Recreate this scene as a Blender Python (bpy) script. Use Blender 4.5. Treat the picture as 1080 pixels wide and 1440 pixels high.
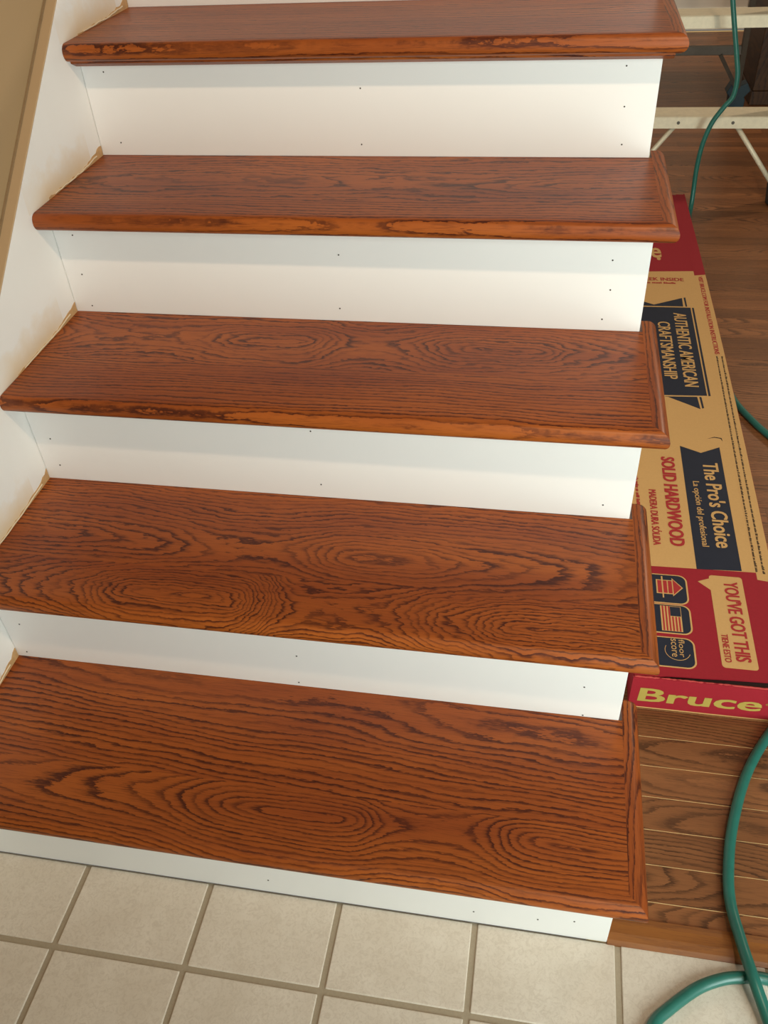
import bpy, bmesh, math, random
from mathutils import Vector, Matrix

# ------------------------------------------------------------------ clearing
for o in list(bpy.data.objects):
    bpy.data.objects.remove(o, do_unlink=True)
scene = bpy.context.scene
col = scene.collection
random.seed(7)

# ------------------------------------------------------------------ camera
CAM_POS = Vector((0.8047, -0.5608, 1.2614))
YAW, PITCH, ROLL, FPX = -0.2178, 0.7087, 0.0695, 1215.06
fw = Vector((math.sin(YAW) * math.cos(PITCH), math.cos(YAW) * math.cos(PITCH), -math.sin(PITCH)))
r0 = Vector((math.cos(YAW), -math.sin(YAW), 0))
d0 = fw.cross(r0)
rt = math.cos(ROLL) * r0 + math.sin(ROLL) * d0
dn = -math.sin(ROLL) * r0 + math.cos(ROLL) * d0
cam_data = bpy.data.cameras.new('camera')
cam = bpy.data.objects.new('camera', cam_data)
col.objects.link(cam)
m = Matrix.Identity(4)
for i in range(3):
    m[i][0] = rt[i]; m[i][1] = -dn[i]; m[i][2] = -fw[i]; m[i][3] = CAM_POS[i]
cam.matrix_world = m
cam_data.sensor_fit = 'VERTICAL'
cam_data.sensor_height = 36.0
cam_data.lens = FPX / 1440.0 * 36.0
cam_data.clip_start = 0.02
scene.camera = cam

# ------------------------------------------------------------------ world, lights, exposure
world = bpy.data.worlds.new('world')
scene.world = world
world.use_nodes = True
bg = world.node_tree.nodes['Background']
bg.inputs[0].default_value = (1.0, 0.97, 0.92, 1)
bg.inputs[1].default_value = 0.155

def add_light(name, kind, loc, energy, color, target=None, **kw):
    l = bpy.data.lights.new(name, kind)
    l.energy = energy; l.color = color
    for k, v in kw.items():
        setattr(l, k, v)
    o = bpy.data.objects.new(name, l)
    col.objects.link(o)
    o.location = loc
    if target is not None:
        o.rotation_euler = (Vector(target) - Vector(loc)).to_track_quat('-Z', 'Y').to_euler()
    return o

# warm recessed ceiling spot of the entry hall, above and behind the viewer, aimed up the flight
add_light('ceiling_lamp_light', 'SPOT', (1.5, -0.72, 2.95), 132, (1.0, 0.71, 0.47), target=(0.65, 1.15, 0.95),
          shadow_soft_size=0.05, spot_size=math.radians(92), spot_blend=1.0)
# daylight through the glazed entry door in the front wall, low on the right behind the viewer
add_light('entry_door_daylight', 'AREA', (1.92, -1.13, 1.00), 64, (0.86, 1.0, 0.97), target=(1.92, 0, 1.08),
          shape='RECTANGLE', size=0.84, size_y=1.9)
# added warm fill to brighten the room beyond the stair, no lamp seen
add_light('back_room_fill_light', 'POINT', (3.3, 4.2, 2.45), 135, (1.0, 0.80, 0.58), shadow_soft_size=0.12)

scene.view_settings.view_transform = 'Standard'
scene.view_settings.look = 'None'
scene.view_settings.gamma = 1.0
scene.view_settings.use_curve_mapping = False
scene.view_settings.exposure = 0.0

# ------------------------------------------------------------------ helpers
def tag(o, label=None, cat=None, group=None, kind=None):
    if label: o['label'] = label
    if cat: o['category'] = cat
    if group: o['group'] = group
    if kind: o['kind'] = kind
    return o

def empty(name, loc=(0, 0, 0)):
    o = bpy.data.objects.new(name, None)
    col.objects.link(o)
    o.location = loc
    o.empty_display_size = 0.05
    return o

def link(name, me, mat, parent=None, loc=None, smooth=False):
    o = bpy.data.objects.new(name, me)
    col.objects.link(o)
    if mat is not None and not me.materials:
        me.materials.append(mat)
    if smooth:
        me.polygons.foreach_set('use_smooth', [True] * len(me.polygons))
    if parent is not None:
        o.parent = parent
    if loc is not None:
        o.location = loc
    return o

def mesh(name, verts, faces, recalc=True):
    me = bpy.data.meshes.new(name)
    me.from_pydata([tuple(v) for v in verts], [], faces)
    if recalc:
        bm = bmesh.new(); bm.from_mesh(me)
        bmesh.ops.recalc_face_normals(bm, faces=bm.faces)
        bm.to_mesh(me); bm.free()
    me.update()
    return me

def box_mesh(name, x0, x1, y0, y1, z0, z1, bevel=0.0, seg=2):
    bm = bmesh.new()
    bmesh.ops.create_cube(bm, size=1)
    for v in bm.verts:
        v.co = Vector((x0 + (v.co.x + .5) * (x1 - x0), y0 + (v.co.y + .5) * (y1 - y0), z0 + (v.co.z + .5) * (z1 - z0)))
    if bevel > 0:
        bmesh.ops.bevel(bm, geom=list(bm.edges), offset=bevel, segments=seg, affect='EDGES', profile=0.5)
    me = bpy.data.meshes.new(name)
    bm.to_mesh(me); bm.free()
    return me

def prism(name, poly, axis, a, b, bevel=0.0):
    """poly: 2-D outline; axis 'X' -> (y,z), 'Y' -> (x,z), 'Z' -> (x,y); extruded from a to b."""
    def P(p, t):
        return {'X': (t, p[0], p[1]), 'Y': (p[0], t, p[1]), 'Z': (p[0], p[1], t)}[axis]
    n = len(poly)
    verts = [P(p, a) for p in poly] + [P(p, b) for p in poly]
    faces = [tuple(range(n)), tuple(range(n, 2 * n))] + [(i, (i + 1) % n, n + (i + 1) % n, n + i) for i in range(n)]
    me = mesh(name, verts, faces)
    if bevel > 0:
        bm = bmesh.new(); bm.from_mesh(me)
        bmesh.ops.bevel(bm, geom=list(bm.edges), offset=bevel, segments=2, affect='EDGES', profile=0.5)
        bm.to_mesh(me); bm.free()
    return me

def bar_mesh(name, a, b, w, t, up=(0, 0, 1), bevel=0.0):
    """rectangular bar from a to b; w measured across, t along 'up'."""
    a = Vector(a); b = Vector(b)
    d = (b - a).normalized()
    s = d.cross(Vector(up)).normalized()
    u = s.cross(d).normalized()
    L = (b - a).length
    me = box_mesh(name, 0, L, -w / 2, w / 2, -t / 2, t / 2, bevel)
    M = Matrix.Identity(4)
    for i in range(3):
        M[i][0] = d[i]; M[i][1] = s[i]; M[i][2] = u[i]; M[i][3] = a[i]
    me.transform(M)
    return me

def catmull(pts, n=10):
    P = [Vector(p) for p in pts]
    P = [P[0] * 2 - P[1]] + P + [P[-1] * 2 - P[-2]]
    out = []
    for i in range(1, len(P) - 2):
        p0, p1, p2, p3 = P[i - 1:i + 3]
        for k in range(n):
            t = k / n
            out.append(0.5 * ((2 * p1) + (p2 - p0) * t + (2 * p0 - 5 * p1 + 4 * p2 - p3) * t * t + (3 * p1 - p0 - 3 * p2 + p3) * t ** 3))
    out.append(P[-2])
    return out

def tube_mesh(name, pts, rad, seg=14):
    verts, faces = [], []
    nrm = None
    n = len(pts)
    for i, p in enumerate(pts):
        d = (pts[min(i + 1, n - 1)] - pts[max(i - 1, 0)]).normalized()
        if nrm is None:
            nrm = d.orthogonal().normalized()
        nrm = (nrm - d * nrm.dot(d)).normalized()
        bn = d.cross(nrm)
        for k in range(seg):
            a = 2 * math.pi * k / seg
            verts.append(p + (nrm * math.cos(a) + bn * math.sin(a)) * rad)
    for i in range(n - 1):
        for k in range(seg):
            faces.append((i * seg + k, i * seg + (k + 1) % seg, (i + 1) * seg + (k + 1) % seg, (i + 1) * seg + k))
    faces.append(tuple(range(seg)))
    faces.append(tuple(range((n - 1) * seg, n * seg)))
    return mesh(name, verts, faces)

# ------------------------------------------------------------------ node helper
class NT:
    def __init__(s, name):
        s.mat = bpy.data.materials.new(name)
        s.mat.use_nodes = True
        s.t = s.mat.node_tree
        s.b = s.t.nodes['Principled BSDF']
        s.out = s.t.nodes['Material Output']
    def put(s, sock, v):
        if isinstance(v, bpy.types.NodeSocket):
            s.t.links.new(v, sock)
        elif v is not None:
            sock.default_value = v
    def node(s, typ, **kw):
        n = s.t.nodes.new(typ)
        for k, v in kw.items():
            setattr(n, k, v)
        return n
    def m(s, op, a, b=None, c=None, clamp=False):
        n = s.node('ShaderNodeMath', operation=op, use_clamp=clamp)
        s.put(n.inputs[0], a)
        if b is not None: s.put(n.inputs[1], b)
        if c is not None: s.put(n.inputs[2], c)
        return n.outputs[0]
    def obj(s):
        return s.node('ShaderNodeTexCoord').outputs['Object']
    def sep(s, v):
        n = s.node('ShaderNodeSeparateXYZ'); s.put(n.inputs[0], v)
        return n.outputs
    def vec(s, x=0., y=0., z=0.):
        n = s.node('ShaderNodeCombineXYZ')
        s.put(n.inputs[0], x); s.put(n.inputs[1], y); s.put(n.inputs[2], z)
        return n.outputs[0]
    def noise(s, v, scale=1., detail=2., rough=.5, dist=0.):
        n = s.node('ShaderNodeTexNoise')
        s.put(n.inputs['Vector'], v); n.inputs['Scale'].default_value = scale
        n.inputs['Detail'].default_value = detail; n.inputs['Roughness'].default_value = rough
        n.inputs['Distortion'].default_value = dist
        return n.outputs[0]
    def ramp(s, f, stops, interp='LINEAR'):
        n = s.node('ShaderNodeValToRGB')
        n.color_ramp.interpolation = interp
        e = n.color_ramp.elements
        while len(e) > len(stops): e.remove(e[-1])
        while len(e) < len(stops): e.new(1.0)
        for i, (p, c) in enumerate(stops):
            e[i].position = p
            e[i].color = (c, c, c, 1) if isinstance(c, (int, float)) else (*c, 1)
        s.put(n.inputs[0], f)
        return n.outputs[0]
    def mix(s, f, a, b, blend='MIX'):
        n = s.node('ShaderNodeMix', data_type='RGBA', blend_type=blend)
        n.clamp_factor = True
        s.put(n.inputs['Factor'], f)
        ia, ib = [i for i in n.inputs if i.name == 'A' and i.type == 'RGBA'][0], [i for i in n.inputs if i.name == 'B' and i.type == 'RGBA'][0]
        s.put(ia, (*a, 1) if isinstance(a, tuple) else a)
        s.put(ib, (*b, 1) if isinstance(b, tuple) else b)
        return [o for o in n.outputs if o.type == 'RGBA'][0]
    def bump(s, h, strength=.1, dist=.001):
        n = s.node('ShaderNodeBump')
        n.inputs['Strength'].default_value = strength; n.inputs['Distance'].default_value = dist
        s.put(n.inputs['Height'], h)
        s.t.links.new(n.outputs[0], s.b.inputs['Normal'])
    def base(s, c, rough=.5, metal=0., spec=.5, coat=0., coat_rough=.1):
        s.put(s.b.inputs['Base Color'], (*c, 1) if isinstance(c, tuple) else c)
        s.put(s.b.inputs['Roughness'], rough)
        s.b.inputs['Metallic'].default_value = metal
        s.b.inputs['Specular IOR Level'].default_value = spec
        s.b.inputs['Coat Weight'].default_value = coat
        s.b.inputs['Coat Roughness'].default_value = coat_rough
        return s.mat

def oak(name, yc, dpts, ztop=0., slope=0., spacing=.006, axis='X', wavy=.35, seed=0., per_object=False,
        light=(.385, .100, .015), mid=(.25, .054, .010), dark=(.056, .0098, .0038), rough=.42, wob=.012, dark_amt=1.0, coat=.06):
    """flat-sawn oak: growth rings round a pith line that wanders under the board (depth dpts along the grain)."""
    n = NT(name)
    P = n.sep(n.obj())
    u, w, q = (P[0], P[1], P[2]) if axis == 'X' else (P[1], P[0], P[2])
    if per_object:
        rnd = n.node('ShaderNodeObjectInfo').outputs['Random']
        u = n.m('ADD', u, n.m('MULTIPLY', rnd, 37.0))
        w0 = w
        w = n.m('ADD', w, n.m('MULTIPLY', n.m('FRACT', n.m('MULTIPLY', rnd, 91.7)), 0.16))
        uc = n.m('FRACT', n.m('MULTIPLY', u, .7))
    else:
        uc = u
    us = n.m('ADD', u, seed * 3.1)
    wn = n.m('SUBTRACT', w, q)
    wobble = n.m('MULTIPLY', n.m('SUBTRACT', n.noise(n.vec(n.m('MULTIPLY', us, 3.0), n.m('MULTIPLY', w, 9.0), seed), 1, 2), .5), wob * 2)
    fc = n.node('ShaderNodeFloatCurve')
    cu = fc.mapping.curves[0]
    while len(cu.points) > 2: cu.points.remove(cu.points[-1])
    cu.points[0].location = dpts[0]; cu.points[1].location = dpts[-1]
    for p in dpts[1:-1]: cu.points.new(*p)
    fc.mapping.use_clip = False
    fc.mapping.update()
    n.put(fc.inputs['Value'], uc)
    depth = n.m('ADD', n.m('MULTIPLY', fc.outputs[0], .1), n.m('SUBTRACT', ztop, q))
    yy = n.m('ADD', n.m('ADD', n.m('SUBTRACT', w, yc), n.m('MULTIPLY', u, slope)), wobble)
    v = n.m('DIVIDE', n.m('SQRT', n.m('ADD', n.m('MULTIPLY', yy, yy), n.m('MULTIPLY', depth, depth))), spacing)
    wv = n.m('MULTIPLY', n.m('SUBTRACT', n.noise(n.vec(n.m('MULTIPLY', us, 22.), n.m('MULTIPLY', wn, 75.), seed + 4), 1, 2.5, .6), .5), wavy * 2.4)
    jag = n.m('MULTIPLY', n.m('SUBTRACT', n.noise(n.vec(n.m('MULTIPLY', us, 90.), n.m('MULTIPLY', wn, 700.), seed + 8), 1, 2, .6), .5), .62)
    big = n.m('MULTIPLY', n.m('SUBTRACT', n.noise(n.vec(n.m('MULTIPLY', us, 5.), n.m('MULTIPLY', wn, 20.), seed + 2), 1, 1.5), .5), 2.2)
    v = n.m('ADD', n.m('ADD', v, wv), n.m('ADD', jag, big))
    fr = n.m('FRACT', v)
    wv2 = n.noise(n.vec(n.m('MULTIPLY', n.m('FLOOR', v), 3.77), n.m('MULTIPLY', us, 4.0), seed + 12), 1, 2)
    fr = n.m('MULTIPLY', fr, n.m('ADD', .35, n.m('MULTIPLY', wv2, 1.3)))
    band = n.ramp(fr, [(0, 0.), (.05, 1.), (.2, .9), (.36, .28), (.55, 0.), (1, 0.)])
    ringid = n.m('FLOOR', v)
    rv = n.noise(n.vec(n.m('MULTIPLY', ringid, 7.31), n.m('MULTIPLY', us, 2.0), seed), 1, 1)
    band = n.m('MULTIPLY', band, n.ramp(rv, [(.28, .35), (.55, 1.)]))
    brk = n.ramp(n.noise(n.vec(n.m('MULTIPLY', us, 16.), n.m('MULTIPLY', wn, 110.), seed + 15), 1, 3, .65), [(.30, .62), (.5, 1.)])
    band = n.m('MULTIPLY', band, brk)
    pore = n.ramp(n.noise(n.vec(n.m('MULTIPLY', us, 26.), n.m('MULTIPLY', wn, 720.), seed + 1), 1, 2, .65), [(.5, 0.), (.66, 1.)])
    tone = n.ramp(n.noise(n.vec(n.m('MULTIPLY', us, 2.2), n.m('MULTIPLY', wn, 14.), seed + 6), 1, 3), [(.3, 0.), (.7, 1.)])
    c = n.mix(tone, light, mid)
    c = n.mix(n.m('MULTIPLY', band, dark_amt), c, dark)
    c = n.mix(n.m('MULTIPLY', pore, n.m('ADD', n.m('MULTIPLY', band, .4), .34)), c, dark)
    if per_object:
        hs = n.node('ShaderNodeHueSaturation')
        n.put(hs.inputs['Value'], n.m('ADD', .78, n.m('MULTIPLY', n.m('FRACT', n.m('MULTIPLY', rnd, 17.3)), .44)))
        n.put(hs.inputs['Color'], c)
        c = hs.outputs[0]
    n.bump(n.m('SUBTRACT', 1.0, n.m('ADD', n.m('MULTIPLY', band, .5), n.m('MULTIPLY', pore, .5))), .12, .0006)
    return n.base(c, rough, spec=.30, coat=coat, coat_rough=.22)

def card(name, c, rough=.7, var=.06, scale=40.):
    return plain(name, c, rough, spec=.15, var=var, scale=scale)

def plain(name, c, rough=.5, metal=0., spec=.5, var=.06, scale=40., bump=0., bdist=.0005):
    n = NT(name)
    f = n.noise(n.obj(), scale, 4, .6)
    cc = n.mix(f, tuple(x * (1 - var) for x in c), tuple(min(1, x * (1 + var)) for x in c))
    if bump: n.bump(f, bump, bdist)
    return n.base(cc, rough, metal, spec)

# ------------------------------------------------------------------ dimensions of the stair
H, RUN, W = 0.19, 0.2335, 0.9565
NOSE, OVER, TH, BACK = 0.0483, 0.0298, 0.0274, 0.0405
RY = {1: -.0012, 2: .0006, 3: .0015, 4: .0006, 5: -.0019, 6: .0004}
TZ = {1: .0032, 2: -.0005, 3: -.0008, 4: -.001, 5: -.0006}
RISE_Y = lambda k: (k - 1) * RUN + RY[k]
TOP_Z = lambda k: k * H + TZ[k] if k in TZ else k * H
XO = W + OVER            # outer face of the return nosing
XI = 0.9615              # inner edge of the return nosing

# ------------------------------------------------------------------ materials of the shell
MAT = {}
def paint(name, c, rough):
    n = NT(name)
    f = n.noise(n.obj(), 9, 4, .6)
    cc = n.mix(f, tuple(x * .965 for x in c), c)
    g = n.noise(n.obj(), 260, 2)
    n.bump(g, .05, .0004)
    return n.base(cc, rough, spec=.4)
MAT['riser_paint'] = paint('white riser paint', (.835, .805, .77), .42)
MAT['wall_tan'] = paint('tan wall paint', (.36, .245, .125), .7)
MAT['cap_tan'] = paint('tan painted board edge', (.46, .32, .18), .55)
MAT['wall_white'] = paint('off white wall paint', (.74, .70, .62), .6)
MAT['base_white'] = paint('white baseboard paint', (.82, .80, .74), .4)
MAT['hole'] = plain('dark brad hole', (.05, .035, .025), .8)

def skirt_material():
    n = NT('white skirt paint with old stain')
    P = n.sep(n.obj())
    y, z = P[1], P[2]
    # smears of old finish on the board, just above the run of each step
    k = n.m('FLOOR', n.m('DIVIDE', n.m('ADD', y, NOSE), RUN))
    dy = n.m('SUBTRACT', n.m('ADD', y, NOSE), n.m('MULTIPLY', k, RUN))
    dz = n.m('SUBTRACT', z, n.m('MULTIPLY', n.m('ADD', k, 1.), H))
    nz = n.noise(n.vec(0., n.m('MULTIPLY', y, 24.), n.m('MULTIPLY', z, 30.)), 1, 3, .6)
    hgt = n.m('ADD', .012, n.m('MULTIPLY', nz, .080))
    f = n.m('SUBTRACT', 1., n.m('DIVIDE', dz, hgt), clamp=True)
    f = n.m('MULTIPLY', f, n.ramp(n.m('DIVIDE', dy, RUN), [(.05, .3), (.3, 1.), (.8, 1.), (1., .6)]))
    f = n.m('MULTIPLY', f, n.m('GREATER_THAN', dz, -.001))
    nn = n.noise(n.obj(), 8, 4, .6)
    c = n.mix(nn, (.78, .755, .71), (.83, .81, .77))
    c = n.mix(n.m('MULTIPLY', f, .8), c, (.70, .50, .25))
    return n.base(c, .45, spec=.4)
MAT['skirt'] = skirt_material()
MAT['raw'] = plain('bare wood showing at the caulk line', (.50, .30, .13), .7, var=.35, scale=90)
MAT['caulk'] = plain('dried cream caulk bead', (.74, .62, .44), .6, var=.12, scale=120)

def tile_material():
    n = NT('mottled beige ceramic')
    P = n.obj()
    rnd = n.node('ShaderNodeObjectInfo').outputs['Random']
    s = n.sep(P)
    V = n.vec(n.m('ADD', s[0], n.m('MULTIPLY', rnd, 31.)), s[1], s[2])
    a = n.ramp(n.noise(V, 14, 5, .62), [(.32, 0.), (.68, 1.)])
    b = n.ramp(n.noise(V, 120, 5, .72, 1.6), [(.46, 0.), (.62, 1.)])
    c = n.mix(a, (.62, .545, .445), (.69, .62, .52))
    c = n.mix(n.m('MULTIPLY', b, .46), c, (.50, .42, .33))
    sp = n.ramp(n.noise(V, 420, 1), [(.72, 0.), (.76, 1.)])
    c = n.mix(n.m('MULTIPLY', sp, .35), c, (.40, .34, .25))
    n.bump(n.m('ADD', b, n.noise(V, 260, 3)), .16, .0006)
    return n.base(c, .42, spec=.4)
MAT['tile'] = tile_material()
MAT['grout'] = plain('sandy brown grout', (.36, .295, .205), .9, var=.16, scale=300, bump=.4, bdist=.0008)
MAT['plank'] = oak('brown oak floor', .05, [(0, .6), (.2, .48), (.42, .7), (.6, .45), (.8, .65), (1, .6)], per_object=True,
                   light=(.285, .112, .040), mid=(.195, .074, .026), dark=(.062, .025, .010), rough=.36, spacing=.0052, wavy=.3, coat=.10, dark_amt=.85)
MAT['subfloor'] = plain('pale unstained tongue', (.90, .68, .34), .8, var=.15, scale=200)
MAT['threshold'] = oak('honey brown reducer', -.35, [(0, .4), (.5, .5), (1, .4)], light=(.26, .092, .019), mid=(.20, .066, .014),
                       dark=(.14, .046, .014), rough=.4, spacing=.02, dark_amt=.4, seed=5)

# ------------------------------------------------------------------ large structure: floors
TS, TX0, TY0 = 0.1991, 0.1754, -0.1246
GROUT = 0.0085
floor_tiled = link('floor_tiled', box_mesh('floor_tiled', -0.02, 2.4, -1.15, -0.0005, -0.03, -0.0022), MAT['grout'])
tag(floor_tiled, kind='structure')
def tile_at(x0, x1, y0, y1):
    g = GROUT / 2
    me = box_mesh('tile', x0 + g, x1 - g, y0 + g, y1 - g, -0.008, 0.0, .0016, 2)
    return link('tile', me, MAT['tile'], floor_tiled)
for j in range(0, 5):
    for i in range(-2, 11):
        xa, xb = TX0 + i * TS, TX0 + (i + 1) * TS
        ya, yb = TY0 - j * TS, TY0 - (j - 1) * TS
        if j == 0: yb = -0.0008 + GROUT / 2 - .0015
        if i == -2: xa = -0.02
        if xb > -0.01:
            tile_at(xa, xb, ya, yb)

floor_wood = link('floor_hardwood', box_mesh('floor_hardwood', 0.931, 2.95, 0.0, 5.36, -0.03, -0.0010), MAT['subfloor'])
tag(floor_wood, kind='structure')
PW = 0.0572
plank_cache = {}
def plank_mesh(L, wd, gap):
    key = (round(L, 3), round(wd, 4), gap)
    if key not in plank_cache:
        me = box_mesh('plank', gap * .3, L - gap * .3, gap / 2, wd - gap / 2, -0.012, 0.0)
        me.materials.append(MAT['plank'])
        plank_cache[key] = me
    return plank_cache[key]
lens = [.52, .74, .92, 1.08, 1.24]
rng = random.Random(11)
y = 0.066 - PW
row = 0
while y < 5.3:
    gap = .0016 if row < 7 else .0006
    wd, y0 = PW, y
    if row == 0:
        wd, y0 = 0.066 - 0.036, 0.036
    xx = 0.931
    first = True
    while xx < 2.7:
        L = rng.choice(lens)
        if first and row < 8:
            L = rng.choice([.92, 1.08, 1.24])
        elif first:
            L = rng.choice([.22, .38, .52, .74, .92, 1.08])
        first = False
        link('plank', plank_mesh(L, wd, gap), MAT['plank'], floor_wood, (xx, y0, 0))
        xx += L
    y += PW; row += 1

# reducer strip between the tile and the planks
prof = [(-0.004, -.004), (-0.004, .0015), (.002, .0042), (.012, .0062), (.026, .0066), (.0365, .0045), (.0365, -.004)]
thr = link('trim_2', prism('trim_2', prof, 'X', W + .0005, 2.4), MAT['threshold'])
tag(thr, 'honey brown wooden reducer strip between cream tile and brown planks', kind='structure')

# ------------------------------------------------------------------ large structure: walls
wl = link('wall_left', box_mesh('wall_left', -0.12, -0.02, -1.6, 5.4, 0, 2.9), MAT['wall_tan'])
tag(wl, kind='structure')
wb = link('wall_back', box_mesh('wall_back', -0.02, 1.90, 5.40, 5.5, 0, 2.9), MAT['wall_white'])
tag(wb, kind='structure')
wb2 = link('wall_back_upper', box_mesh('wall_back_upper', 1.90, 2.95, 5.40, 5.5, 2.08, 2.9), MAT['wall_white'])
tag(wb2, kind='structure')
bb = link('baseboard_back', prism('baseboard_back', [(5.385, 0), (5.40, 0), (5.40, .11), (5.393, .11), (5.385, .095)], 'X', .97, 1.86), MAT['base_white'])
tag(bb, kind='structure')
cs = link('trim_3', box_mesh('trim_3', 1.86, 1.94, 5.382, 5.42, 0, 2.12, .003), MAT['base_white'])
tag(cs, kind='structure')
MAT['door'] = oak('mid brown wooden door', .3, [(0, .4), (.5, .2), (1, .5)], axis='Y', light=(.15, .075, .035), mid=(.11, .052, .024), dark=(.05, .022, .011), rough=.4, spacing=.02)
dr = link('door_1', box_mesh('door_1', 1.945, 2.9, 5.43, 5.47, 0.005, 2.07, .002), MAT['door'])
tag(dr, kind='structure')
for (xa, xb, za, zb) in ((2.06, 2.36, .25, .95), (2.48, 2.78, .25, .95), (2.06, 2.36, 1.1, 1.95), (2.48, 2.78, 1.1, 1.95)):
    link('door_panel', box_mesh('door_panel', xa, xb, 5.422, 5.435, za, zb, .006), MAT['door'], dr)

# unseen front wall with the entry door opening, added to dim the lower steps
for (nm, xa, xb, za, zb) in (('wall_front', -.12, 1.45, 0, 2.9), ('wall_front_right', 2.39, 2.95, 0, 2.9), ('wall_front_upper', 1.45, 2.39, 2.09, 2.9)):
    tag(link(nm, box_mesh(nm, xa, xb, -1.28, -1.15, za, zb), MAT['wall_tan']), kind='structure')
for (nm, xa, xb, za, zb) in (('trim_4', 1.38, 1.46, 0, 2.15), ('trim_5', 2.38, 2.46, 0, 2.15), ('trim_6', 1.38, 2.46, 2.08, 2.16)):
    tag(link(nm, box_mesh(nm, xa, xb, -1.15, -1.135, za, zb, .003), MAT['base_white']), kind='structure')

# white wall closing the space under the upper flight
tag(link('wall_stair', box_mesh('wall_stair', .9265, .9505, RISE_Y(6) + .252, 5.385, 0, 6 * H - TH), MAT['riser_paint']), kind='structure')

# skirt board on the left wall
sl = (1.009 - .693) / (.913 - .515)
zt = lambda yy: .693 + sl * (yy - .515)
sk_poly = [(-.12, 0.001), (1.75, 0.001), (1.75, zt(1.75)), (-.12, zt(-.12))]
skirt = link('trim_1', prism('trim_1', sk_poly, 'X', -0.0195, 0.0), MAT['skirt'])
tag(skirt, 'white stair skirt board on the tan wall, smeared with old stain', kind='structure')
a0 = Vector((-.0098, -.12, zt(-.12) + .0012)); a1 = Vector((-.0098, 1.75, zt(1.75) + .0012))
link('painted_edge', bar_mesh('painted_edge', a0, a1, .0205, .0028, bevel=.001), MAT['cap_tan'], skirt)
b0 = Vector((-.0188, -.12, zt(-.12) + .0042)); b1 = Vector((-.0188, 1.75, zt(1.75) + .0042))
link('caulk_shade_bead', bar_mesh('caulk_shade_bead', b0, b1, .004, .005), plain('dull brown shadow line', (.24, .155, .075), .8, var=.2), skirt)  # shadow gap along the wall joint, built as a dark strip
for k in range(1, 6):
    rr = random.Random(40 + k)
    ya, yb = RISE_Y(k) + .02, RISE_Y(k + 1) - .0005
    zc = TOP_Z(k)
    N = 26
    top, hs = [], []
    for i in range(N + 1):
        t = i / N
        hgt = .0012 + .0035 * rr.random() + .016 * max(0, (t - .55) / .45) ** 1.6 * (.75 + .4 * rr.random())
        hs.append(hgt)
    verts, faces = [], []
    for i in range(N + 1):
        yy = ya + (yb - ya) * i / N
        th = .0009
        verts += [(0.0, yy, zc), (th, yy, zc), (th, yy, zc + hs[i]), (0.0, yy, zc + hs[i])]
    for i in range(N):
        p, q = i * 4, i * 4 + 4
        for e in range(4):
            faces.append((p + e, p + (e + 1) % 4, q + (e + 1) % 4, q + e))
    faces += [(0, 1, 2, 3), (N * 4, N * 4 + 1, N * 4 + 2, N * 4 + 3)]
    link('bare_wood_edge', mesh('bare_wood_edge', verts, faces), MAT['raw'], skirt)
    cz = [Vector((.0012, ya + .02 + (yb - ya - .045) * i / 14, zc + .001 + hs[min(N, int(i * 1.7))] * .5)) for i in range(15)]
    link('caulk_shade_bead', tube_mesh('caulk_shade_bead', cz, .0011, 6), MAT['caulk'], skirt)

# ------------------------------------------------------------------ staircase
stair = empty('staircase', (0, 0, 0))
tag(stair, 'open-sided staircase with red oak treads and white risers against the left wall', 'staircase')

def nose_profile(depth, n=9):
    """(s, z): s = distance from the outermost line, z relative to the top."""
    R = TH / 2
    pts = [(depth, 0.)]
    pts.append((max(R, .001), 0.))
    for i in range(1, n):
        a = math.pi / 2 + math.pi * i / n
        pts.append((R + R * .95 * math.cos(a) * 1.0, -R + R * math.sin(a)))
    pts.append((R, -TH))
    pts.append((depth, -TH))
    return pts

WR = XO - XI
def sweep_front(name, yf, yb, z):
    prof = nose_profile(yb - yf)
    # add a break where the mitre ends
    prof.insert(1, (WR, 0.)); prof.insert(len(prof) - 1, (WR, -TH))
    va = [(0.0005, yf + s, z + zz) for s, zz in prof]
    vb = [(XO - s if s < WR else XI, yf + s, z + zz) for s, zz in prof]
    n = len(prof)
    # a vertex column at the inner corner keeps the top flat
    faces = [(i, (i + 1) % n, n + (i + 1) % n, n + i) for i in range(n)]
    faces += [tuple(range(n)), tuple(range(n, 2 * n))]
    return mesh(name, va + vb, faces)

def return_mesh(name, yf, yb, z):
    prof = nose_profile(WR)
    n = len(prof)
    rings = []
    R = .006
    rings.append([(XO - s, yf + s, z + zz) for s, zz in prof])
    rings.append([(XO - s, yb - R, z + zz) for s, zz in prof])
    for a in (30, 60, 90):
        a = math.radians(a)
        o = R * (1 - math.cos(a))
        rings.append([(XO - max(s, 0) - (o if s < WR - .001 else 0), yb - R + R * math.sin(a), z + zz + (-o * .6 if zz > -TH / 2 else o * .6)) for s, zz in prof])
    verts, faces = [v for r in rings for v in r], []
    for k in range(len(rings) - 1):
        for i in range(n):
            faces.append((k * n + i, k * n + (i + 1) % n, (k + 1) * n + (i + 1) % n, (k + 1) * n + i))
    faces += [tuple(range(n)), tuple(range((len(rings) - 1) * n, len(rings) * n))]
    return mesh(name, verts, faces)

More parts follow.
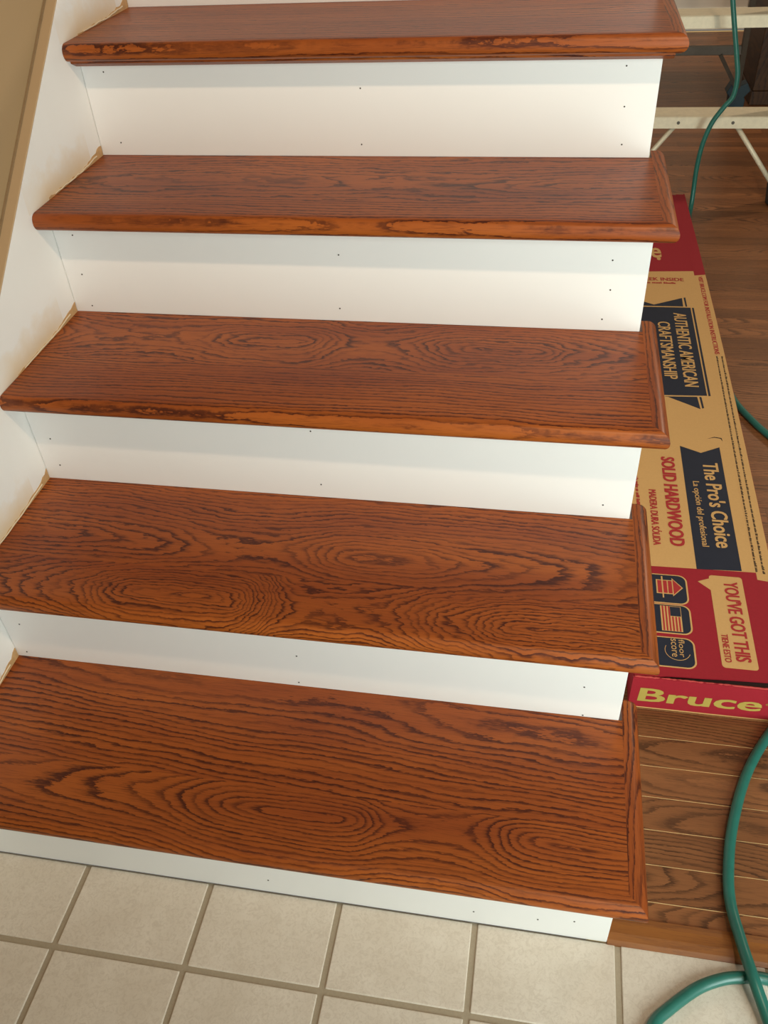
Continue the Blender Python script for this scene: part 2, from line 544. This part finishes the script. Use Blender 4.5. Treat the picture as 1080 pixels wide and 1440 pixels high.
SEAM = {1: .058, 2: .285, 3: .552, 4: .735, 5: 1.03}
GRAIN = {  # per tread: (rear board), (front board): yc, depth curve, slope, spacing, wavy
    1: (dict(yc=.245, dpts=[(0, .55), (.3, .42), (.55, .5), (.8, .35), (1, .45)], slope=.055, spacing=.0085, wavy=.4, wob=.018),
        dict(yc=.024, dpts=[(0, .7), (.3, .48), (.557, .03), (.66, .36), (.74, .40), (.882, .02), (1, .3)], spacing=.0062, wavy=.35)),
    2: (dict(yc=.338, dpts=[(0, .02), (.22, .25), (.42, .55), (.59, .1), (.72, .3), (1, .7)], slope=.0, spacing=.0080, wavy=.65, wob=.014),
        dict(yc=.226, dpts=[(0, .78), (.15, .50), (.342, .02), (.44, .46), (.52, .82), (.72, .42), (.888, -.02), (1, .25)], spacing=.0060, wavy=1.0, wob=.016)),
    3: (dict(yc=.625, dpts=[(0, .12), (.2, .45), (.384, .05), (.54, .60), (.745, .02), (.85, .36), (1, .7)], spacing=.0090, wavy=.8, wob=.02),
        dict(yc=.30, dpts=[(0, .5), (.5, .42), (1, .5)], spacing=.0078, wavy=.4)),
    4: (dict(yc=.81, dpts=[(0, .35), (.3, .22), (.6, .42), (.92, .05), (1, .2)], spacing=.0115, wavy=.7, wob=.02),
        dict(yc=.56, dpts=[(0, .4), (.5, .5), (1, .4)], spacing=.0095, wavy=.4)),
    5: (dict(yc=1.26, dpts=[(0, .5), (.5, .4), (1, .5)], spacing=.012, wavy=.4),
        dict(yc=.80, dpts=[(0, .4), (.5, .5), (1, .4)], spacing=.010, wavy=.35)),
}
HOLES = {5: [(.484, .868), (.908, .838), (.48, .779), (.911, .78), (.04, .897), (.041, .781), (.904, .897)],
         4: [(.481, .685), (.902, .687), (.904, .639), (.897, .589), (.475, .592), (.03, .639), (.034, .708), (.032, .581)],
         3: [(.472, .509), (.029, .463), (.029, .409), (.478, .406), (.915, .404)],
         2: [(.03, .273), (.019, .205), (.48, .265), (.476, .202), (.901, .262), (.905, .197)],
         1: [(.469, .037), (.77, .034), (.859, .039), (.908, .049)]}
ORD = {1: 'lowest', 2: 'second', 3: 'third', 4: 'fourth', 5: 'top'}
hole_me = None
for k in range(1, 7):
    yk = RISE_Y(k)
    z0 = TOP_Z(k - 1) if k > 1 else 0.0005
    z1 = TOP_Z(k) - TH if k < 6 else 6 * H - TH
    ris = link('riser', box_mesh('riser', 0.0005, W, yk, yk + .0125, z0, z1, .0008, 1), MAT['riser_paint'], stair)
    ris['label'] = 'white painted riser with tiny dark nail holes'
    if k in HOLES:
        for (hx, hz) in HOLES[k]:
            if hole_me is None:
                hole_me = prism('nail_hole', [(.0013 * math.cos(a * math.pi / 4), .0013 * math.sin(a * math.pi / 4)) for a in range(8)], 'Y', -.0004, .0)
            link('nail_hole', hole_me, MAT['hole'], ris, (hx, yk, hz))
    if k < 6:
        z = TOP_Z(k)
        yf, yb = yk - NOSE, RISE_Y(k + 1)
        gr, gf = GRAIN[k]
        tr = link('tread', box_mesh('tread', .0005, XI, SEAM[k], yb + .0005, z - TH, z), oak('red oak tread rear board', ztop=z, seed=k * 2.3, **gr), stair)
        tr['label'] = 'glossy reddish oak tread, %s step' % ORD[k]
        fb = link('nosing_board', sweep_front('nosing_board', yf, SEAM[k], z), oak('red oak tread front board', ztop=z, seed=k * 2.3 + 1, **gf), tr, smooth=True)
        rn = link('return_nosing', return_mesh('return_nosing', yf, yb + BACK, z),
                  oak('red oak return nosing', yc=XO + .035 + .01 * k % .02, dpts=[(0, .3), (.5, .45), (1, .3)], ztop=z, seed=k * 1.7, spacing=.0055, axis='Y', wavy=.25), tr, smooth=True)
        for o in (fb, rn):
            o.data.set_sharp_from_angle(angle=math.radians(35))
        if k == 5:
            # small cove moulding under the top nosing
            zb = z - TH
            pr = [(yk, zb), (yk - .030, zb), (yk - .029, zb - .005), (yk - .022, zb - .0085), (yk - .014, zb - .0125), (yk - .008, zb - .0135), (yk, zb - .0135)]
            link('cove_moulding', prism('cove_moulding', pr, 'X', .0005, W + .014),
                 oak('red oak cove', yc=.7, dpts=[(0, .3), (.5, .45), (1, .3)], ztop=z, seed=9, spacing=.006, wavy=.2), tr)
# stringer closing the open side
st = [(0.0125 + RISE_Y(1), .001)]
for k in range(1, 6):
    st += [(RISE_Y(k) + .0125, TOP_Z(k) - TH), (RISE_Y(k + 1) + .0125, TOP_Z(k) - TH)]
st += [(RISE_Y(6) + .0125, 6 * H - TH), (RISE_Y(6) + .25, 6 * H - TH), (RISE_Y(6) + .25, .001)]
link('stringer', prism('stringer', st, 'X', W - .03, W - .006), MAT['riser_paint'], stair)

# ------------------------------------------------------------------ flooring carton
MAT['red'] = card('printed red card', (.29, .015, .024), .6, var=.10, scale=160)
MAT['red_fuzz'] = card('scuffed red card edge', (.40, .05, .045), .7, var=.35, scale=220)
MAT['kraft'] = card('kraft card', (.56, .33, .125), .65, var=.07, scale=220)
MAT['navy'] = card('navy printed ink', (.018, .022, .036), .55, var=.1)
MAT['redink'] = card('red printed ink', (.36, .030, .030), .6)
MAT['black'] = card('black printed ink', (.03, .022, .018), .6)
MAT['gold'] = card('olive gold printed ink', (.40, .29, .065), .5)
MAT['dark'] = plain('dark inside of carton', (.03, .012, .010), .9)  # near-black stands in for shade inside the gap; also colours the scuff

carton = empty('flooring_carton', (1.13, .413, 0))
tag(carton, 'long red and kraft cardboard carton of hardwood flooring on the plank floor', 'carton')
CO = Vector((1.13, .413, 0))
ZT = 0.080
def cpart(name, me, mat, parent=carton, smooth=False):
    me.transform(Matrix.Translation(-CO))
    return link(name, me, mat, parent, smooth=smooth)

xL, xR, yF, yB = 1.002, 1.262, .413, 2.59
cpart('carton_body', box_mesh('carton_body', xL + .001, xR - .001, yF + .004, yB, .0006, .0735, .002), MAT['dark'])
cpart('side_panel', box_mesh('side_panel', xL - .0015, xL + .0015, yF + .006, yB, .001, .0785, .001), MAT['red'])
# right side panel, a little bowed
def bow(yy): return .0085 * math.sin(math.pi * min(1, max(0, (yy - .5) / 2.1)))
N = 16
ys = [yF + .005 + (yB - yF - .005) * i / N for i in range(N + 1)]
poly = [(xR - .002 + bow(a), a) for a in ys] + [(xR + .001 + bow(a), a) for a in reversed(ys)]
cpart('side_panel', prism('side_panel', poly, 'Z', .001, .0785), MAT['red'])
# end flap with a rough upper edge
rr = random.Random(3)
top = [(1.0 + .263 * i / 60, .0795 + rr.uniform(-.0007, .0009) + (.001 if 8 < i < 40 else 0)) for i in range(61)]
efp = [(1.0, .0015)] + top + [(1.263, .0015)]
cpart('end_flap', prism('end_flap', efp, 'Y', yF - .002, yF + .0015), MAT['red'])
fz = [Vector((1.002 + .2595 * i / 60, yF + .0008, .0795 + rr.uniform(-.0006, .0009))) for i in range(61)]
cpart('torn_edge', tube_mesh('torn_edge', fz, .0019, 8), MAT['red_fuzz'], smooth=True)
cpart('end_rim', box_mesh('end_rim', 1.0, 1.263, yF - .0026, yF - .0012, .0008, .0030), MAT['kraft'])
# top panel (red) with a fold line on the right
front = [(xL + .0, yF + .0035), (1.04, yF + .0045), (1.06, yF + .008), (1.10, yF + .0095), (1.15, yF + .0125), (1.20, yF + .0145), (1.2335, yF + .0155)]
poly = front + [(1.2335 + bow(a) * .3, a) for a in [.6, .8, 1.0, 1.3, 1.6, 1.9, 2.2, 2.5]] + [(1.236, 2.575), (1.03, 2.585), (xL, 2.575)]
cpart('top_panel', prism('top_panel', poly, 'Z', ZT - .0025, ZT), MAT['red'])
ys2 = [yF + .0165, .55, .7, .9, 1.1, 1.3, 1.5, 1.7, 1.9, 2.1, 2.3, 2.5, 2.583]
poly = [(1.2338 + bow(a) * .3, a) for a in ys2] + [(xR + .0012 + bow(a), a) for a in reversed(ys2)]
flap = cpart('top_flap', prism('top_flap', poly, 'Z', ZT - .0045, ZT - .0008), MAT['red'])

lift = [0]
def print_poly(name, pts, mat, parent=carton, lv=1, z=None):
    zz = (ZT if z is None else z)
    return cpart(name, prism(name, pts, 'Z', zz - .0004 + .0, zz + .00018 * lv), mat, parent)

def rounded(x0, x1, y0, y1, r, n=6, corners=(1, 1, 1, 1)):
    pts = []
    for (cx, cy, a0, on) in ((x1 - r, y1 - r, 0, corners[0]), (x0 + r, y1 - r, 90, corners[1]), (x0 + r, y0 + r, 180, corners[2]), (x1 - r, y0 + r, 270, corners[3])):
        if on:
            for i in range(n + 1):
                a = math.radians(a0 + 90 * i / n)
                pts.append((cx + r * math.cos(a), cy + r * math.sin(a)))
        else:
            pts.append((cx + r * (1 if a0 in (0, 270) else -1), cy + r * (1 if a0 in (0, 90) else -1)))
    return pts

def text_mesh(name, body, bold=0.):
    cu = bpy.data.curves.new(name, 'FONT')
    cu.body = body; cu.size = 1.0; cu.offset = bold; cu.resolution_u = 3
    cu.fill_mode = 'FRONT' if False else 'BOTH'
    o = bpy.data.objects.new(name, cu)
    col.objects.link(o)
    dg = bpy.context.evaluated_depsgraph_get()
    me = bpy.data.meshes.new_from_object(o.evaluated_get(dg))
    bpy.data.objects.remove(o, do_unlink=True)
    bpy.data.curves.remove(cu)
    me.materials.clear()
    return me

def print_text(name, body, mat, origin, u, v, width, height, bold=.012, parent=carton, shift=0., shear=0.):
    """fit the text's box to width x height; origin = start of the baseline; u reading direction, v up."""
    me = text_mesh(name, body, bold)
    xs = [p.co.x for p in me.vertices]; ysv = [p.co.y for p in me.vertices]
    x0, x1 = min(xs), max(xs)
    y0, y1 = min(ysv), max(ysv)
    caph = .73
    o, u, v = Vector(origin), Vector(u).normalized(), Vector(v).normalized()
    for p in me.vertices:
        a = (p.co.x - x0) / (x1 - x0) * width
        b = p.co.y / caph * height
        q = o + u * (a + shear * b) + v * b
        p.co = q
    bm = bmesh.new(); bm.from_mesh(me)
    bmesh.ops.remove_doubles(bm, verts=bm.verts, dist=1e-7)
    if shift > 0:
        nrm_ = u.cross(v)
        src = list(bm.verts) + list(bm.edges) + list(bm.faces)
        for k_, sh in enumerate((-shift, shift)):
            d_ = bmesh.ops.duplicate(bm, geom=src)
            bmesh.ops.translate(bm, verts=[g for g in d_['geom'] if isinstance(g, bmesh.types.BMVert)], vec=u * sh + nrm_ * (.00003 * (k_ + 1)))
    for f in bm.faces: f.normal_update()
    bm.to_mesh(me); bm.free()
    return cpart(name, me, mat, parent)

Zp = ZT + .0008
def fine_print(origin, u, v, length, height, mat, parent=carton, seed=0):
    # print far too small to read: a run of short word-length strokes
    r_ = random.Random(seed)
    o, u, v = Vector(origin), Vector(u).normalized(), Vector(v).normalized()
    verts, faces, a = [], [], 0.
    while a < length:
        n_ = r_.randint(2, 7)
        for i_ in range(n_):
            wd_ = height * r_.uniform(.35, .6); hh = height * r_.choice((.7, .7, .72, 1.0))
            k_ = len(verts)
            verts += [o + u * a, o + u * (a + wd_ * .8), o + u * (a + wd_ * .8) + v * hh, o + u * a + v * hh]
            faces.append((k_, k_ + 1, k_ + 2, k_ + 3))
            a += wd_
        a += height * .45
    me = bpy.data.meshes.new('fine_print'); me.from_pydata([tuple(q) for q in verts], [], faces)
    o_ = cpart('fine_print', me, mat, parent)
    o_['kind'] = 'stuff'
    return o_
DOWN, RIGHT = (0, -1, 0), (1, 0, 0)
# kraft field and its continuation on the folded flap
print_poly('kraft_field', [(xL + .001, .685), (1.226, .690), (1.2343, .690), (1.2368, 1.30), (1.2375, 1.972), (xL + .001, 1.955)], MAT['kraft'])
print_poly('kraft_field', [(1.2342 + bow(a) * .3, a) for a in (.672, .9, 1.1, 1.3, 1.5, 1.7, 1.945)] + [(xR + .0008 + bow(a), a) for a in (1.952, 1.7, 1.5, 1.3, 1.1, .9, .668)], MAT['kraft'], flap, z=ZT - .0008)
flap_z = ZT - .0008 + .0004
# banner with the large ribbon
print_poly('ribbon_banner', [(1.128, 1.082), (1.171, 1.060), (1.213, 1.085), (1.2095, .691), (1.1275, .687)], MAT['navy'], lv=2)
print_text('lettering', "The Pro's Choice", MAT['kraft'], (1.171, 1.024, Zp), DOWN, RIGHT, .272, .0325, .012, shift=.0008)
print_text('lettering', "La opción del profesional", MAT['kraft'], (1.1445, .956, Zp), DOWN, RIGHT, .204, .0135, .0, shift=.0004)
print_text('lettering', "SOLID HARDWOOD", MAT['redink'], (1.0845, 1.036, Zp), DOWN, RIGHT, .288, .0285, .016, shift=.0013)
print_text('lettering', "MADERA DURA SÓLIDA", MAT['redink'], (1.0515, .918, Zp), DOWN, RIGHT, .172, .0155, .0, shift=.0008)
fine_print((1.025, .972, Zp), DOWN, RIGHT, .107, .007, MAT['redink'], seed=2)
# upper badge
print_poly('badge_tail', [(1.03, 1.735), (1.03, 1.80), (1.111, 1.752), (1.1905, 1.797), (1.1895, 1.735)], MAT['navy'], lv=2)
print_poly('badge_tail', [(1.05, 1.29), (1.117, 1.280), (1.187, 1.234), (1.184, 1.29)], MAT['navy'], lv=2)
print_poly('badge_stripe', [(1.195, 1.799), (1.200, 1.801), (1.2005, 1.745), (1.196, 1.745)], MAT['navy'], lv=2)
print_poly('badge_stripe', [(1.189, 1.2885), (1.194, 1.2885), (1.1955, 1.239), (1.191, 1.237)], MAT['navy'], lv=2)
print_poly('badge_outline', [(1.03, 1.7415), (1.2095, 1.7455), (1.2085, 1.2875), (1.05, 1.2785)], MAT['kraft'], lv=3)
print_poly('badge_panel', [(1.03, 1.7355), (1.2085, 1.7395), (1.2075, 1.2925), (1.05, 1.2835)], MAT['navy'], lv=4)
print_poly('badge_stripe', [(1.2125, 1.7395), (1.2175, 1.7395), (1.2160, 1.2925), (1.2110, 1.2925)], MAT['navy'], lv=3)
Zq = ZT + .0011
print_text('lettering', "AUTHENTIC AMERICAN", MAT['kraft'], (1.1600, 1.704, Zq), DOWN, RIGHT, .374, .0345, .004, shift=.0010)
print_text('lettering', "CRAFTSMANSHIP", MAT['kraft'], (1.1145, 1.652, Zq), DOWN, RIGHT, .290, .0335, .0, shift=.0010)
print_text('lettering', "PEEK INSIDE", MAT['redink'], (1.085, 1.903, Zp), RIGHT, (0, 1, 0), .119, .021, .0, shift=.0006)
fine_print((1.065, 1.884, Zp), RIGHT, (0, 1, 0), .115, .010, MAT['redink'], seed=3)
# logo at the far red end
print_text('brand_lettering', "Bruce", MAT['kraft'], (.985, 2.062, Zp), RIGHT, (0, 1, 0), .168, .105, .02)
print_poly('registered_mark', [(1.143 + .006 * math.cos(a * math.pi / 6), 2.053 + .009 * math.sin(a * math.pi / 6)) for a in range(12)], MAT['kraft'], lv=2)
# lines along the flap
print_text('small_print', "VISIT BRUCE.COM FOR INSTALLATION INSTRUCTIONS", MAT['redink'], (1.2475, 1.938, flap_z), DOWN, (1, .0, 0), .445, .0125, .0, parent=flap, shift=.0009)
for q, ox in enumerate((1.2490, 1.2615)):
    fine_print((ox, 1.483, flap_z), (-.0145, -.79, 0), (1, -.0184, 0), .79, .0046, MAT['black'], parent=flap, seed=5 + q)
# small scratches in the card
print_poly('scuff', [(1.19, 1.115), (1.206, 1.121), (1.219, 1.118), (1.2225, 1.108), (1.2215, 1.121), (1.206, 1.124)], MAT['dark'], lv=2)
# speech bubble
bub = rounded(1.1475, 1.2065, .451, .673, .006)
bub[14:14] = [(1.1475, .664), (1.1265, .654), (1.1475, .634)]
print_poly('speech_bubble', bub, MAT['kraft'], lv=2)
print_text('lettering', "YOU'VE GOT THIS", MAT['redink'], (1.1725, .658, Zp), DOWN, RIGHT, .191, .0255, .010, shift=.0009)
print_text('lettering', "TIENE ESTO", MAT['redink'], (1.1535, .526, Zp), DOWN, RIGHT, .063, .0115, .0, shift=.0006)
# three icon badges
for i, (ya, yb) in enumerate(((.5875, .6655), (.5145, .588), (.438, .5085))):
    bd = print_poly('icon_badge', rounded(1.014, 1.1065, ya + .002, yb, .016), MAT['kraft'], lv=2)
    print_poly('badge_fill', rounded(1.0165, 1.1035, ya + .0045, yb - .0025, .0135), MAT['navy'], bd, lv=3)
    if i == 0:
        print_poly('house_picture', [(1.050, .614), (1.050, .650), (1.079, .650), (1.079, .656), (1.098, .632), (1.079, .609), (1.079, .614)], MAT['kraft'], bd, lv=4)
        for (xa, xb) in ((1.0525, 1.0605), (1.0625, 1.0695), (1.0715, 1.0785)):
            print_poly('house_storey', [(xa, .616), (xa, .648), (xb, .648), (xb, .616)], MAT['redink'], bd, lv=5)
        print_poly('house_roof', [(1.0805, .613), (1.0805, .652), (1.0955, .632)], MAT['redink'], bd, lv=5)
        print_poly('house_base', [(1.060, .604), (1.060, .659), (1.0625, .659), (1.0625, .604)], MAT['kraft'], bd, lv=6)
    elif i == 1:
        print_poly('flag_field', [(1.0535, .5225), (1.0535, .5830), (1.0895, .5830), (1.0895, .5225)], MAT['kraft'], bd, lv=4)
        for s in range(6):
            x0 = 1.0535 + .036 / 13 * (2 * s + 1)
            yt = .5825 if x0 < 1.0695 else .5575
            print_poly('flag_stripe', [(x0, .523), (x0, yt), (x0 + .036 / 13, yt), (x0 + .036 / 13, .523)], MAT['redink'], bd, lv=5)
        print_poly('flag_canton', [(1.0705, .559), (1.0705, .5815), (1.0885, .5815), (1.0885, .559)], MAT['navy'], bd, lv=6)
    else:
        ring = []
        pts_o = [(1.0765 + .0215 * math.cos(math.radians(a)), .478 + .0215 * math.sin(math.radians(a))) for a in range(150, 346, 8)]
        pts_i = [(1.0765 + .0206 * math.cos(math.radians(a)), .478 + .0206 * math.sin(math.radians(a))) for a in range(345, 149, -8)]
        print_poly('badge_ring', pts_o + pts_i, MAT['kraft'], bd, lv=4)
        print_text('lettering', "floor", MAT['kraft'], (1.0795, .504, Zp + .0002), DOWN, RIGHT, .040, .0105, .0, parent=bd)
        print_text('lettering', "score", MAT['kraft'], (1.0665, .5045, Zp + .0002), DOWN, RIGHT, .041, .0135, .0, parent=bd)
# brand on the carton end
print_text('brand_lettering', "Bruce", MAT['gold'], (1.0145, yF - .0024, .0195), (1, 0, .02), (0, 0, 1), .199, .0365, .012, shear=.05, shift=.0011)
print_text('registered_mark', "®", MAT['gold'], (1.219, yF - .0024, .041), (1, 0, 0), (0, 0, 1), .007, .005, .0)

# ------------------------------------------------------------------ stepladder
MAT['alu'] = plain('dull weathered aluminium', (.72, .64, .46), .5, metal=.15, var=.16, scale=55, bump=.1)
MAT['alu_dark'] = plain('shaded grey aluminium', (.10, .085, .065), .5, metal=.3, var=.2, scale=55)  # backlit shade of the rear frame put into the base colour
MAT['foot_blue'] = plain('dark blue rubber', (.014, .036, .048), .6, var=.2)
ladder = empty('stepladder', (1.317, 3.27, 0))
tag(ladder, 'weathered aluminium stepladder with blue rubber feet standing behind the red carton', 'stepladder')
LO = Vector((1.317, 3.27, 0))
def lpart(name, me, mat, parent=ladder, smooth=False):
    me.transform(Matrix.Translation(-LO))
    return link(name, me, mat, parent, smooth=smooth)
LC = 1.317
TOPZ = 1.82
def frail(s, z):   # centre of a front rail
    t = z / TOPZ
    return Vector((LC + s * (.270 - .115 * t), 2.70 + .47 * t, z))
def rleg(s, z):
    t = z / TOPZ
    return Vector((LC + s * (.278 - .125 * t), 3.845 - .53 * t, z))
for s in (-1, 1):
    r = lpart('front_rail', bar_mesh('front_rail', frail(s, .03), frail(s, TOPZ), .026, .062, up=(0, 1, 0), bevel=.003), MAT['alu'])
    f0, f1 = frail(s, 0.001), frail(s, .14)
    lpart('foot', bar_mesh('foot', f0 + Vector((0, 0, .002)), f1, .036, .078, up=(0, 1, 0), bevel=.006), MAT['foot_blue'], r)
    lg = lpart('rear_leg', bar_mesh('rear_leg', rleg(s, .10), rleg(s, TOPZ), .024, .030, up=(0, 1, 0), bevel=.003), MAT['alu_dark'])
    g0, g1 = rleg(s, .0), rleg(s, .115)
    ft = lpart('foot', prism('foot', [(-.030, .0), (.034, .0), (.036, .045), (.030, .06), (.052, .085), (.034, .118), (.006, .105), (-.028, .122), (-.050, .078), (-.034, .06)], 'Y', -.04, .03, .003), MAT['foot_blue'], lg)
    ft.location = ft.location + Vector((g0.x, g0.y, .001))
for i in range(1, 6):
    zz = .262 + .295 * (i - 1)
    hl, hr = frail(-1, zz), frail(1, zz)
    yc_ = hl.y
    # channel step: flat tread with turned-down front and back lips
    x0, x1 = hl.x + .008, hr.x - .008
    prof = [(yc_ - .045, zz - .005), (yc_ - .045, zz + .030), (yc_ - .042, zz + .033), (yc_ + .068, zz + .033), (yc_ + .068, zz + .010), (yc_ + .065, zz + .010),
            (yc_ + .065, zz + .030), (yc_ - .042, zz + .030), (yc_ - .042, zz - .005)]
    stp = lpart('step', prism('step', prof, 'X', x0, x1), MAT['alu'])
    for xr in ((LC - .096, LC + .085) if i == 1 else ()):
        rv = lpart('rivet', prism('rivet', [(xr + .0055 * math.cos(a * math.pi / 5), zz + .014 + .0055 * math.sin(a * math.pi / 5)) for a in range(10)], 'Y', yc_ - .0468, yc_ - .044), MAT['alu_dark'], stp)
    if i == 1:
        for s in (-1, 1):
            a = Vector((LC + s * .097, yc_ - .02, zz + .005)); b = frail(s, .075) + Vector((-s * .012, -.012, 0))
            lpart('brace', tube_mesh('brace', [a, a.lerp(b, .5), b], .0085, 10), MAT['alu'], stp, smooth=True)
for zz in (.262, .86, 1.4):
    a, b = rleg(-1, zz), rleg(1, zz)
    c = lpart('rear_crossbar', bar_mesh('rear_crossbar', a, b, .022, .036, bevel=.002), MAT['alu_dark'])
    if zz < .3:
        for s in (-1, 1):
            p = a.lerp(b, .5) + Vector((s * .165, -.012, -.015)); q = rleg(s, .10) + Vector((-s * .006, -.014, 0))
            lpart('brace', bar_mesh('brace', p, q, .016, .014, up=(0, 1, 0)), MAT['alu_dark'], c)
lpart('top_cap', box_mesh('top_cap', LC - .19, LC + .19, 3.08, 3.40, TOPZ, TOPZ + .05, .008), MAT['alu'])

# ------------------------------------------------------------------ dark cabinet behind the ladder
MAT['cab'] = oak('dark walnut cabinet', .2, [(0, .5), (.5, .3), (1, .5)], axis='Y', light=(.085, .036, .012), mid=(.058, .024, .009), dark=(.025, .011, .005), rough=.55, coat=0., spacing=.02)
cab = empty('cabinet', (2.0, 4.0, 0))
tag(cab, 'dark brown wooden cabinet at the right edge behind the stepladder', 'cabinet')
def kpart(name, me, mat, parent=cab):
    me.transform(Matrix.Translation(-Vector((2.0, 4.0, 0))))
    return link(name, me, mat, parent)
kpart('body', box_mesh('body', 1.672, 2.45, 3.90, 4.35, .06, 1.10, .004), MAT['cab'])
kpart('top', box_mesh('top', 1.66, 2.47, 3.885, 4.37, 1.10, 1.125, .005), MAT['cab'])
kpart('plinth', box_mesh('plinth', 1.668, 2.455, 3.893, 4.355, .001, .06, .003), MAT['cab'])
# ------------------------------------------------------------------ garden hose / air line
hz = .0086
hose_pts = [(1.262, 2.86, 1.02), (1.270, 2.76, .90), (1.298, 2.655, .737), (1.315, 2.645, .662), (1.335, 2.638, .585), (1.357, 2.633, .504), (1.3705, 2.63, .446), (1.369, 2.63, .388),
            (1.348, 2.63, .355), (1.321, 2.63, .310), (1.306, 2.63, .264), (1.2975, 2.63, .213), (1.295, 2.63, .145), (1.297, 2.625, .075), (1.2955, 2.605, .027), (1.287, 2.55, .0105), (1.2785, 2.46, hz), (1.2785, 2.2, hz), (1.2815, 1.9, hz), (1.2825, 1.6, hz), (1.287, 1.46, hz),
            (1.299, 1.38, hz), (1.328, 1.303, hz), (1.357, 1.245, hz), (1.44, 1.10, hz), (1.50, .93, hz), (1.47, .74, hz), (1.37, .56, hz), (1.285, .455, hz), (1.225, .374, hz),
            (1.180, .293, hz), (1.148, .201, hz), (1.1335, .131, hz), (1.1295, .077, hz + .001), (1.1345, .020, hz + .0105), (1.1415, -.027, .0262), (1.155, -.072, .0165), (1.172, -.14, hz),
            (1.175, -.22, hz), (1.135, -.285, hz), (1.06, -.28, hz), (1.005, -.22, hz), (.995, -.15, hz), (1.012, -.103, hz), (1.034, -.079, hz), (1.072, -.048, hz), (1.103, -.032, hz), (1.129, -.025, hz),
            (1.166, -.022, hz), (1.24, -.04, hz), (1.34, -.10, hz), (1.44, -.2, hz)]
n = NT('green rubber hose')
f = n.noise(n.obj(), 60, 3)
MAT['hose'] = n.base(n.mix(f, (.013, .105, .078), (.020, .145, .110)), .33, spec=.5)
hose = link('air_hose', tube_mesh('air_hose', catmull(hose_pts, 12), .0080, 14), MAT['hose'], smooth=True)
tag(hose, 'long teal green rubber hose winding from the stepladder to the tiles', 'hose')
